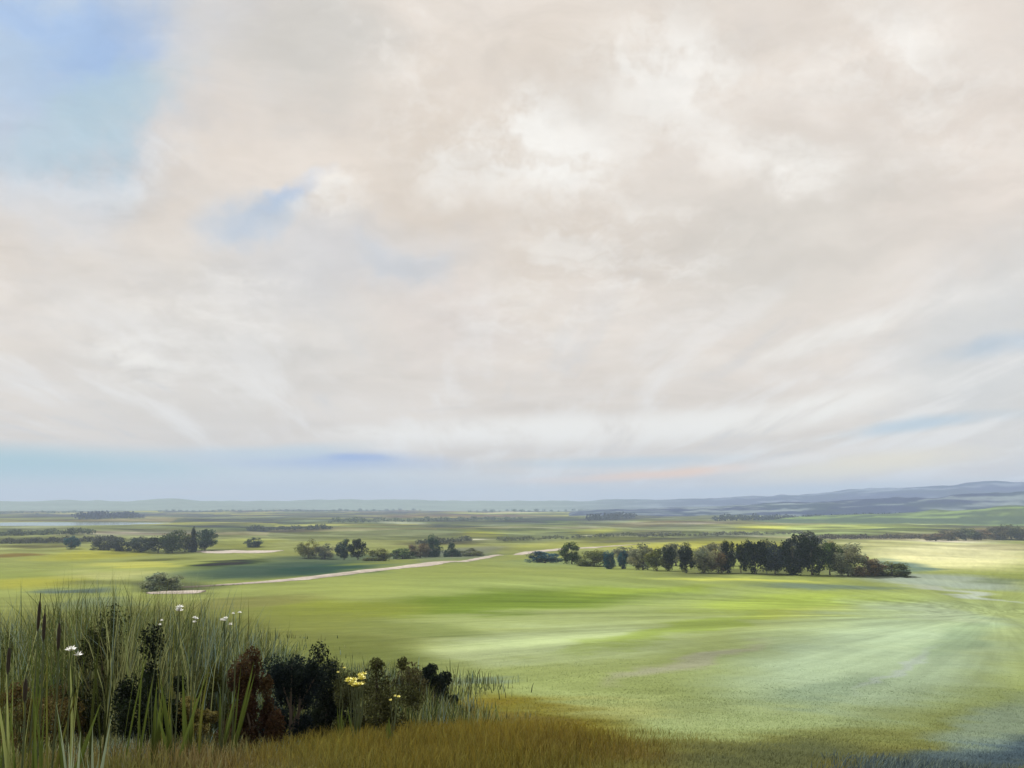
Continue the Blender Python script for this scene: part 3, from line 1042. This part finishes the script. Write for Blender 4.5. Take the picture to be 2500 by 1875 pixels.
def build_far_hedges():
    """hedge lines and small woods of the far plain: a mass of small crowns"""
    R = np.random.default_rng(77)
    P, S, C = [], [], []

    def belt(x0, y0, x1, y1, n, h, hue, depth=0.0):
        for t in np.linspace(0, 1, n):
            py = y0 + (y1 - y0) * t + R.normal() * 0.25
            q = hit(x0 + (x1 - x0) * t, max(py, 506.5))
            rr = math.hypot(q[0], q[1])
            k = 90
            o = R.normal(size=(k, 3))
            o /= np.linalg.norm(o, axis=1)[:, None]
            hh = h * R.uniform(0.6, 1.3)
            P.append(q + o * np.array([hh * 1.1, hh * (0.8 + depth), hh * 0.5]) * (R.random(k) ** .4)[:, None] + np.array([0, 0, hh * 0.5]))
            S.append(np.full(k, hh * 0.34))
            C.append(lin(np.array(hue, float))[None, :] * R.uniform(0.6, 1.4, k)[:, None])
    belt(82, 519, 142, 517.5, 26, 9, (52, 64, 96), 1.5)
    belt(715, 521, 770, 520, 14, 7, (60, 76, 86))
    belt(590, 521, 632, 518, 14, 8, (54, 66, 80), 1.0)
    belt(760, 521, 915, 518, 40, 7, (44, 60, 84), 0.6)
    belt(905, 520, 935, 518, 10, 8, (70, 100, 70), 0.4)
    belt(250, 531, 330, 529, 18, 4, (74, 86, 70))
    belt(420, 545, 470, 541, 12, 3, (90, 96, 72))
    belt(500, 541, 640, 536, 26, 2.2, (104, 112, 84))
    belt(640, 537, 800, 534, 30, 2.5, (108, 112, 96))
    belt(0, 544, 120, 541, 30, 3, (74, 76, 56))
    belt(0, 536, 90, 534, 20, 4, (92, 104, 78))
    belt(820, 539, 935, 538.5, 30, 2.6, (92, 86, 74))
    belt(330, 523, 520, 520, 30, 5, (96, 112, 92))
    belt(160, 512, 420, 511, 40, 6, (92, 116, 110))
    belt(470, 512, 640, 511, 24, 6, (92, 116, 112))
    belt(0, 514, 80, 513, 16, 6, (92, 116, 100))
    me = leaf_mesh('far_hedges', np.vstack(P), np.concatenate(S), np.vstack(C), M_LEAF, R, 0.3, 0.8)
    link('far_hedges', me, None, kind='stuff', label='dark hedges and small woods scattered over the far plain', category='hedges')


build_far_hedges()


# ------------------------------------------------------------------ grass
def blades(name, xy, h, w, lean_dir, lean, rgb, label, tip=1.35, mat=M_GRASS):
    n = len(xy)
    z = ground_z(xy[:, 0], xy[:, 1]) - 0.01
    base = np.column_stack([xy, z])
    face = rng.uniform(0, 2 * np.pi, n)
    side = np.column_stack([np.cos(face), np.sin(face), np.zeros(n)]) * (w / 2)[:, None]
    ld = np.column_stack([np.cos(lean_dir), np.sin(lean_dir), np.zeros(n)])
    up = np.array([0, 0, 1.0])
    V = []
    for f, ws, ls in ((0, 1.0, 0), (0.45, 0.85, 0.22), (0.8, 0.5, 0.62)):
        c = base + up * (h * f * (1 - 0.25 * lean * f))[:, None] + ld * (h * lean * ls)[:, None]
        V += [c - side * ws, c + side * ws]
    V.append(base + up * (h * (1 - 0.35 * lean))[:, None] + ld * (h * lean)[:, None])
    V = np.stack(V, 1).reshape(-1, 3)
    i = np.arange(n)[:, None] * 7
    quads = np.concatenate([np.hstack([i, i + 1, i + 3, i + 2]), np.hstack([i + 2, i + 3, i + 5, i + 4])], 0)
    tris = np.hstack([i + 4, i + 5, i + 6])
    me = mesh_from(name, V, np.concatenate([quads.ravel(), tris.ravel()]), np.concatenate([np.full(2 * n, 4), np.full(n, 3)]))
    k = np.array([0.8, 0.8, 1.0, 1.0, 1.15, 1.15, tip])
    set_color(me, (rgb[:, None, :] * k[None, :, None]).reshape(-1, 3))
    return link(name, me, mat, kind='stuff', label=label, category='grass')


def scatter(n, px0, px1, r0, r1, power=1.0):
    r = np.exp(rng.uniform(math.log(r0), math.log(r1), n)) if power == 1.0 else r0 + (r1 - r0) * rng.random(n) ** power
    px = rng.uniform(px0, px1, n)
    a = np.arctan((px - W / 2) / F / math.cos(PITCH))
    return np.column_stack([r * np.sin(a), r * np.cos(a)])


def build_meadow_grass():
    xy = scatter(230000, 250, 1130, 5.0, 75)
    keep = fbm(xy[:, 0] / 1.3, xy[:, 1] / 1.3, 61, 3) > rng.uniform(0.0, 0.6, len(xy))
    xy = xy[keep]
    r = np.hypot(xy[:, 0], xy[:, 1])
    n = len(xy)
    rgb = ground_rgb(xy[:, 0], xy[:, 1]) * rng.uniform(1.2, 1.5, n)[:, None]
    h = rng.uniform(0.02, 0.075, n) * (1 - 0.8 * sstep(r, 25, 75)) * (0.6 + 0.9 * fbm(xy[:, 0] / 2.5, xy[:, 1] / 2.5, 63, 2))
    w = np.maximum(0.006, r * 0.00055) * rng.uniform(0.7, 1.4, n)
    th = 1.05 + 0.5 * (fbm(xy[:, 0] / 9, xy[:, 1] / 9, 65, 2) - 0.5) + rng.normal(size=n) * 0.35
    blades('meadow_grass', xy, h, w, th, rng.uniform(0.8, 2.0, n), rgb, 'short pale green grass swept to the right across the meadow')


def build_tall_grass():
    pal = lin(np.array([(88, 104, 52), (132, 146, 90), (128, 150, 136), (54, 70, 40), (160, 168, 112), (104, 104, 62)], float)) / KLIT * 1.1
    sets = []
    for n0, x0, x1, r0, r1, h0, h1, dens in ((34000, -140, 330, 5.0, 11.5, 0.06, 0.26, 0.8), (12000, -140, 380, 9.0, 13.5, 0.10, 0.30, 0.6), (44000, -140, 430, 14.5, 27, 0.9, 2.9, 0.75), (24000, -140, 360, 26, 70, 0.8, 2.6, 0.7), (34000, 120, 540, 13.0, 38, 0.9, 2.7, 0.9)):
        xy = scatter(n0, x0, x1, r0, r1)
        px = project(xy[:, 0], xy[:, 1], ground_z(xy[:, 0], xy[:, 1]))[0]
        fade = 1 - sstep(px, x1 - 170, x1)
        keep = (fbm(xy[:, 0] / 0.9 + 3, xy[:, 1] / 1.8, 71, 3) > rng.uniform(0.28, 0.66, len(xy))) & (rng.random(len(xy)) < fade * dens + 0.02)
        xy, px, fade = xy[keep], px[keep], fade[keep]
        n = len(xy)
        h = rng.uniform(h0, h1, n) * (0.45 + 0.9 * fbm(xy[:, 0] / 2, xy[:, 1] / 2, 75, 2)) * (0.30 + 0.70 * fade) * (0.42 + 0.58 * (1 - sstep(px, 200, 350)))
        sets.append((xy, h, px))
    xy = np.vstack([q[0] for q in sets])
    h = np.concatenate([q[1] for q in sets])
    n = len(xy)
    r = np.hypot(xy[:, 0], xy[:, 1])
    patch = (fbm(xy[:, 0] / 1.1, xy[:, 1] / 1.6, 73, 2) * 9).astype(int) % 6
    pick = np.where(rng.random(n) < 0.6, patch, rng.integers(0, 6, n))
    rgb = pal[pick] * rng.uniform(0.7, 1.3, n)[:, None]
    near = (1 - sstep(r, 8, 11))[:, None]
    rgb = rgb * (1 - near * 0.75) + ground_rgb(xy[:, 0], xy[:, 1]) * 1.3 * near * 0.75
    w = np.maximum(0.007, r * 0.0007) * rng.uniform(0.7, 1.5, n)
    blades('tall_grass', xy, h, w, rng.uniform(0, 6.28, n), rng.uniform(0.03, 0.45, n), rgb, 'tall mixed green grass filling the left foreground', 1.3)


def build_ochre_grass():
    xy = scatter(52000, 150, 760, 5.2, 15, 1.2)
    px, py, _ = project(xy[:, 0], xy[:, 1], ground_z(xy[:, 0], xy[:, 1]))
    d = np.hypot((px - 450) / 290, (py - 752) / 66) + 0.55 * (fbm(xy[:, 0] / 0.7, xy[:, 1] / 1.1, 83, 3) - 0.5)
    keep = rng.random(len(xy)) > sstep(d, 0.25, 1.05)
    d = d[keep]
    xy = xy[keep]
    n = len(xy)
    r = np.hypot(xy[:, 0], xy[:, 1])
    pal = lin(np.array([(150, 128, 34), (128, 114, 40), (168, 156, 74), (104, 90, 34), (150, 150, 70)], float)) / KLIT
    rgb = pal[rng.integers(0, 5, n)] * rng.uniform(0.75, 1.3, n)[:, None]
    rgb = 0.5 * rgb + 0.65 * ground_rgb(xy[:, 0], xy[:, 1])
    h = rng.uniform(0.08, 0.26, n) * (1 - 0.75 * sstep(d, 0.3, 1.0)) * (0.6 + 0.8 * fbm(xy[:, 0] / 0.8, xy[:, 1] / 0.8, 81, 2))
    blades('ochre_grass', xy, h, np.maximum(0.005, r * 0.0006) * rng.uniform(0.7, 1.4, n), rng.uniform(0, 6.28, n), rng.uniform(0.1, 0.6, n), rgb,
           'dry ochre grass along the bottom centre foreground', 1.3)


def build_dark_grass():
    xy = scatter(26000, 780, 1180, 5.0, 10, 1.1)
    px, py, _ = project(xy[:, 0], xy[:, 1], ground_z(xy[:, 0], xy[:, 1]))
    d = np.hypot((px - 1000) / 170, (py - 785) / 62)
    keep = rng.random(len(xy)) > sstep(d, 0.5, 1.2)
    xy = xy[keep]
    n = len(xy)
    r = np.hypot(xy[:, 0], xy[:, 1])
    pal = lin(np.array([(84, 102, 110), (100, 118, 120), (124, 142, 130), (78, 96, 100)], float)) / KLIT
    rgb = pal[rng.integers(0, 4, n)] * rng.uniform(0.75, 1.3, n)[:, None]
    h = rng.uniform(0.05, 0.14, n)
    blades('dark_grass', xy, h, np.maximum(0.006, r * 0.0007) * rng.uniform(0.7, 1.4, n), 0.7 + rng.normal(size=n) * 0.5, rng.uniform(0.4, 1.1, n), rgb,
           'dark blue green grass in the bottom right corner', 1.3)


build_meadow_grass()
build_tall_grass()
build_ochre_grass()
build_dark_grass()


# ------------------------------------------------------------------ foreground shrubs, reeds, flowers
def plant_shrub(px, base, hpx, wpx, hue, hue2, seed, label, leaves=11000, leaf=0.036, group='shrubs in the left foreground'):
    p = hit(px, base)
    r = math.hypot(p[0], p[1])
    st, fo = make_shrub(seed, hue, hue2, hpx * r / F, wpx * r / F, leaves, leaf * max(1, r / 14))
    o = root('shrub', (p[0], p[1], p[2] - 0.03), label, 'shrub', group, 0)
    link('stems', st, None, o)
    link('foliage', fo, None, o)


for a in [
    (96, 748, 112, 90, (34, 42, 20), (58, 66, 34), 101, 'dark green shrub behind the reeds at the left'),
    (156, 754, 108, 72, (18, 26, 18), (36, 48, 26), 102, 'near black upright shrub, darkest in the left foreground'),
    (206, 742, 74, 60, (58, 64, 28), (84, 88, 44), 103, 'low olive shrub between the blackish and the maroon shrubs'),
    (252, 752, 96, 56, (62, 42, 32), (86, 72, 46), 104, 'maroon brown shrub in the left foreground'),
    (292, 744, 94, 72, (20, 32, 38), (42, 54, 42), 105, 'navy dark shrub right of the maroon shrub'),
    (328, 738, 82, 54, (20, 30, 30), (44, 54, 36), 106, 'dark blue green shrub at the right flank of the navy shrub'),
    (376, 738, 84, 84, (50, 54, 30), (84, 88, 52), 107, 'grey olive shrub behind the yellow flowers'),
    (408, 724, 60, 60, (58, 58, 36), (86, 84, 54), 108, 'small brown olive shrub left of the little dark bush'),
    (434, 712, 42, 44, (18, 28, 24), (34, 46, 32), 109, 'little dark bush at the right tip of the shrubs'),
    (40, 755, 66, 84, (84, 72, 42), (104, 100, 56), 110, 'brown green shrub in the bottom left corner'),
    (125, 742, 62, 60, (58, 66, 30), (92, 100, 52), 113, 'dull green scrub between the dark green and near black shrubs'),
    (190, 752, 48, 56, (92, 88, 46), (128, 120, 70), 114, 'tan green scrub at the foot of the near black shrub'),
    (226, 736, 72, 56, (50, 58, 28), (80, 88, 48), 115, 'dark olive scrub tucked left of the maroon shrub'),
    (348, 732, 84, 64, (50, 58, 34), (84, 90, 54), 117, 'olive scrub between the blue green shrub and the yellow flowers'),
    (60, 744, 92, 74, (40, 50, 26), (72, 82, 44), 118, 'deep green scrub among the bulrushes'),
    (12, 742, 84, 60, (52, 62, 32), (92, 102, 56), 119, 'dull green scrub cut by the left edge'),
    (180, 716, 62, 90, (70, 80, 40), (110, 118, 66), 120, 'pale olive scrub rising behind the near black shrub'),
    (250, 708, 56, 90, (84, 94, 50), (120, 128, 78), 122, 'pale olive scrub rising behind the maroon shrub'),
]:
    plant_shrub(*a)


def long_leaf(p0, top, width, bend, seed):
    """a flag shaped blade with a fold, as verts and faces"""
    R = random.Random(seed)
    n = 7
    V, Fc = [], []
    a = R.uniform(0, 3.14)
    side = np.array([math.cos(a), math.sin(a) * 0.5, 0])
    nrm = np.array([-side[1], side[0], 0.0])
    for i in range(n):
        t = i / (n - 1)
        c = p0 * (1 - t) + top * t + bend * (t * t)
        w = width * (0.75 + 0.5 * math.sin(math.pi * min(1, t * 1.1))) * (1 - t ** 3) * 0.5 + 0.0006
        V += [c - side * w, c + nrm * w * 0.35, c + side * w]
    for i in range(n - 1):
        k = i * 3
        Fc += [(k, k + 1, k + 4, k + 3), (k + 1, k + 2, k + 5, k + 4)]
    return np.array(V), Fc


def leaf_object(name, V, Fc, rgb, parent):
    me = mesh_from(name, V, np.array(Fc).ravel(), np.full(len(Fc), 4), True)
    t = np.linspace(0.75, 1.25, len(V) // 3).repeat(3)[:, None]
    set_color(me, lin(np.array(rgb, float))[None, :] * t)
    return link(name, me, M_LEAF, parent)


def reed(px, tip_py, r, label, hue, head=True, leaves=4, lean=0.0, hue_leaf=None):
    d = ray(px, HORIZON)
    d = d / math.hypot(d[0], d[1])
    x, y = d[0] * r, d[1] * r
    z = float(ground_z(x, y))
    el = az_el(px, tip_py)[1]
    h = math.tan(el) * r - z
    o = root('bulrush' if head else 'flag_leaf_plant', (x, y, z - 0.02), label, 'reed' if head else 'plant', 'bulrushes and flag leaves at the left')
    R = random.Random(int(px * 7 + tip_py))
    if head:
        top = np.array([lean * h, 0, h])
        v, f = tube([(0, 0, 0), top * 0.5 + np.array([0.01, 0, 0]), top], [0.007, 0.006, 0.004], 6)
        link('stem', join_tubes('stem', [(v, f)], M_STEM), None, o)
        a, b = top * 0.80, top * 0.965
        zs = np.linspace(0, 1, 9)
        prof = [0.004, 0.009, 0.011, 0.012, 0.012, 0.012, 0.011, 0.008, 0.002]
        v, f = tube([a + (b - a) * t for t in zs], prof, 10)
        link('seed_head', join_tubes('seed_head', [(v, f)], M_SEED), None, o)
    for i in range(leaves):
        hh = h * (R.uniform(0.6, 0.95) if head or i else 1.0)
        b = np.array([R.uniform(-.03, .03), R.uniform(-.03, .03), 0])
        tp = np.array([R.uniform(-.12, .12) * hh + lean * hh, R.uniform(-.1, .1) * hh, hh])
        V, Fc = long_leaf(b, tp, R.uniform(0.008, 0.015) * (1.0 if head else 1.3), np.array([R.uniform(-.1, .1), R.uniform(-.1, .1), -0.03]) * hh, int(px) + i)
        leaf_object('leaf', V, Fc, hue_leaf or hue, o)


GR, OL, LG, DG = (84, 98, 44), (104, 108, 50), (140, 150, 92), (36, 48, 22)
reed(18, 637, 7.2, 'short dark headed bulrush at the left edge', GR)
reed(36, 668, 6.6, 'low bulrush with thick dark head near the bottom left', GR)
reed(42, 590, 8.4, 'tall bulrush with slim dark head, leftmost of the tall ones', OL, lean=0.02)
reed(51, 602, 8.0, 'bulrush just right of the tallest left bulrush', GR)
reed(66, 612, 7.6, 'bulrush in front of the pond', OL)
reed(9, 600, 7.8, 'leafy flag plant cut by the left edge', (70, 72, 30), False, 5, 0.03)
reed(100, 594, 8.2, 'tall pointed flag leaf plant, left of the two tallest', DG, False, 3, 0.04, (58, 66, 30))
reed(116, 601, 8.2, 'tall pointed flag leaf plant, right of the two tallest', DG, False, 3, 0.05, (52, 60, 26))
reed(135, 612, 8.6, 'olive flag leaf plant beside the near black shrub', GR, False, 3, 0.03)
reed(82, 625, 7.8, 'light green flag leaf plant behind the white flower', LG, False, 3)
reed(150, 622, 9.0, 'green flag leaf plant above the near black shrub', GR, False, 3, -0.02)
reed(172, 605, 9.5, 'thin leafed green plant left of the white flowers', OL, False, 4, 0.02)
reed(30, 618, 7.0, 'broad light green flag plant between the bulrushes', LG, False, 6, -0.02)
reed(88, 690, 6.2, 'pale grey green flag plant low in the left corner', (132, 146, 120), False, 6)
reed(108, 706, 6.0, 'second pale grey green flag plant, right of the low one', (126, 140, 116), False, 6)
reed(58, 650, 6.6, 'green flag plant in front of the bulrushes', GR, False, 6)
reed(205, 655, 9.0, 'olive flag plant above the low olive shrub', OL, False, 3)


def petal_ring(center, rad, n, mat, name, parent, tilt, seed):
    V, Fc = [], []
    R = random.Random(seed)
    for i in range(n):
        a = 6.283 * i / n + R.uniform(-.15, .15)
        u = np.array([math.cos(a), math.sin(a), tilt])
        s = np.array([-math.sin(a), math.cos(a), 0])
        k = len(V)
        V += [center, center + u * rad * 0.55 - s * rad * 0.28, center + u * rad * (1 + R.uniform(-.1, .1)), center + u * rad * 0.55 + s * rad * 0.28]
        Fc.append((k, k + 1, k + 2, k + 3))
    me = mesh_from(name, np.array(V), np.array(Fc).ravel(), np.full(len(Fc), 4))
    return link(name, me, mat, parent)


def flower(px, py, r, label, mat, heads, spread, size, group, kind='flowering_plant'):
    """a leafy plant whose flower heads stand round the pixel"""
    d = ray(px, HORIZON)
    d = d / math.hypot(d[0], d[1])
    x, y = d[0] * r, d[1] * r
    z = float(ground_z(x, y))
    h = math.tan(az_el(px, py)[1]) * r - z
    o = root(kind, (x, y, z - 0.02), label, 'flower', group)
    R = random.Random(int(px * 13 + py))
    for i in range(heads):
        t = np.array([R.gauss(0, spread), R.gauss(0, spread), h + R.gauss(0, spread * 0.7)])
        v, f = tube([(0.15 * t[0], 0.15 * t[1], 0), t * 0.55 + np.array([R.uniform(-.05, .05), R.uniform(-.04, .04), 0]), t], [0.005, 0.004, 0.0025], 5)
        s = link('stem', join_tubes('stem', [(v, f)], M_STEM), None, o)
        hd = petal_ring(t, size * R.uniform(0.8, 1.2), 11, mat, 'flower_head', o, 0.45, int(px) + i)
        petal_ring(t + np.array([0, 0, 0.004]), size * 0.7, 6, mat, 'inner_petals', hd, 1.1, int(px) + i + 50)
    for i in range(5):
        hh = h * R.uniform(0.35, 0.7)
        V, Fc = long_leaf(np.array([0, 0, 0.0]), np.array([R.uniform(-.3, .3) * hh, R.uniform(-.3, .3) * hh, hh]), 0.03, np.zeros(3), int(px) + i)
        leaf_object('leaf', V, Fc, GR, o)


WF = 'white flowers in the left foreground'
flower(184, 607, 8.6, 'highest white flower, beside the end of the sandy strip', M_WHITE, 3, 0.022, 0.034, WF)
flower(80, 648, 7.4, 'white flower low among the reeds in front of dark shrub', M_WHITE, 3, 0.022, 0.034, WF)
flower(197, 615, 9.2, 'pale white flower stalk just right of the highest white flower', M_WHITE, 3, 0.03, 0.022, WF)
flower(229, 620, 9.4, 'loose cluster of small white flowers, right of the others', M_WHITE, 4, 0.035, 0.024, WF)
flower(240, 611, 9.8, 'pair of tiny white flowers above the loose cluster', M_WHITE, 2, 0.02, 0.02, WF)
flower(163, 620, 8.8, 'small white flower left of the highest one', M_WHITE, 2, 0.03, 0.016, WF)
YF = 'yellow flowers among the shrubs'
flower(360, 678, 10.6, 'bright yellow flower clump in front of the grey olive shrub', M_YELLOW, 16, 0.085, 0.042, YF)
flower(393, 697, 9.8, 'few tiny yellow flowers below the little dark bush', M_YELLOW, 4, 0.06, 0.02, YF)
flower(345, 668, 11.2, 'small yellow flower stalk left above the yellow clump', M_YELLOW, 2, 0.03, 0.02, YF)

# ------------------------------------------------------------------ air
def build_haze():
    hx, z0, z1 = 9600.0, -45.0, 125.0
    V = [(sx * hx, sy * hx, z) for z in (z0, z1) for sx, sy in ((-1, -1), (1, -1), (1, 1), (-1, 1))]
    Fc = [(0, 3, 2, 1), (4, 5, 6, 7), (0, 1, 5, 4), (1, 2, 6, 5), (2, 3, 7, 6), (3, 0, 4, 7)]
    me = mesh_from('haze', np.array(V, float), np.array(Fc).ravel(), np.full(6, 4))
    m = bpy.data.materials.new('haze_air')
    m.use_nodes = True
    N = Nodes(m.node_tree)
    v = N.new('ShaderNodeVolumePrincipled')
    v.inputs['Color'].default_value = (0.53, 0.66, 0.88, 1)
    v.inputs['Density'].default_value = HAZE_DENSITY
    v.inputs['Anisotropy'].default_value = 0.0
    out = N.new('ShaderNodeOutputMaterial')
    N.t.links.new(v.outputs[0], out.inputs['Volume'])
    link('haze', me, m, kind='stuff', label='thin pale blue haze filling the air over the plain', category='haze')


build_haze()
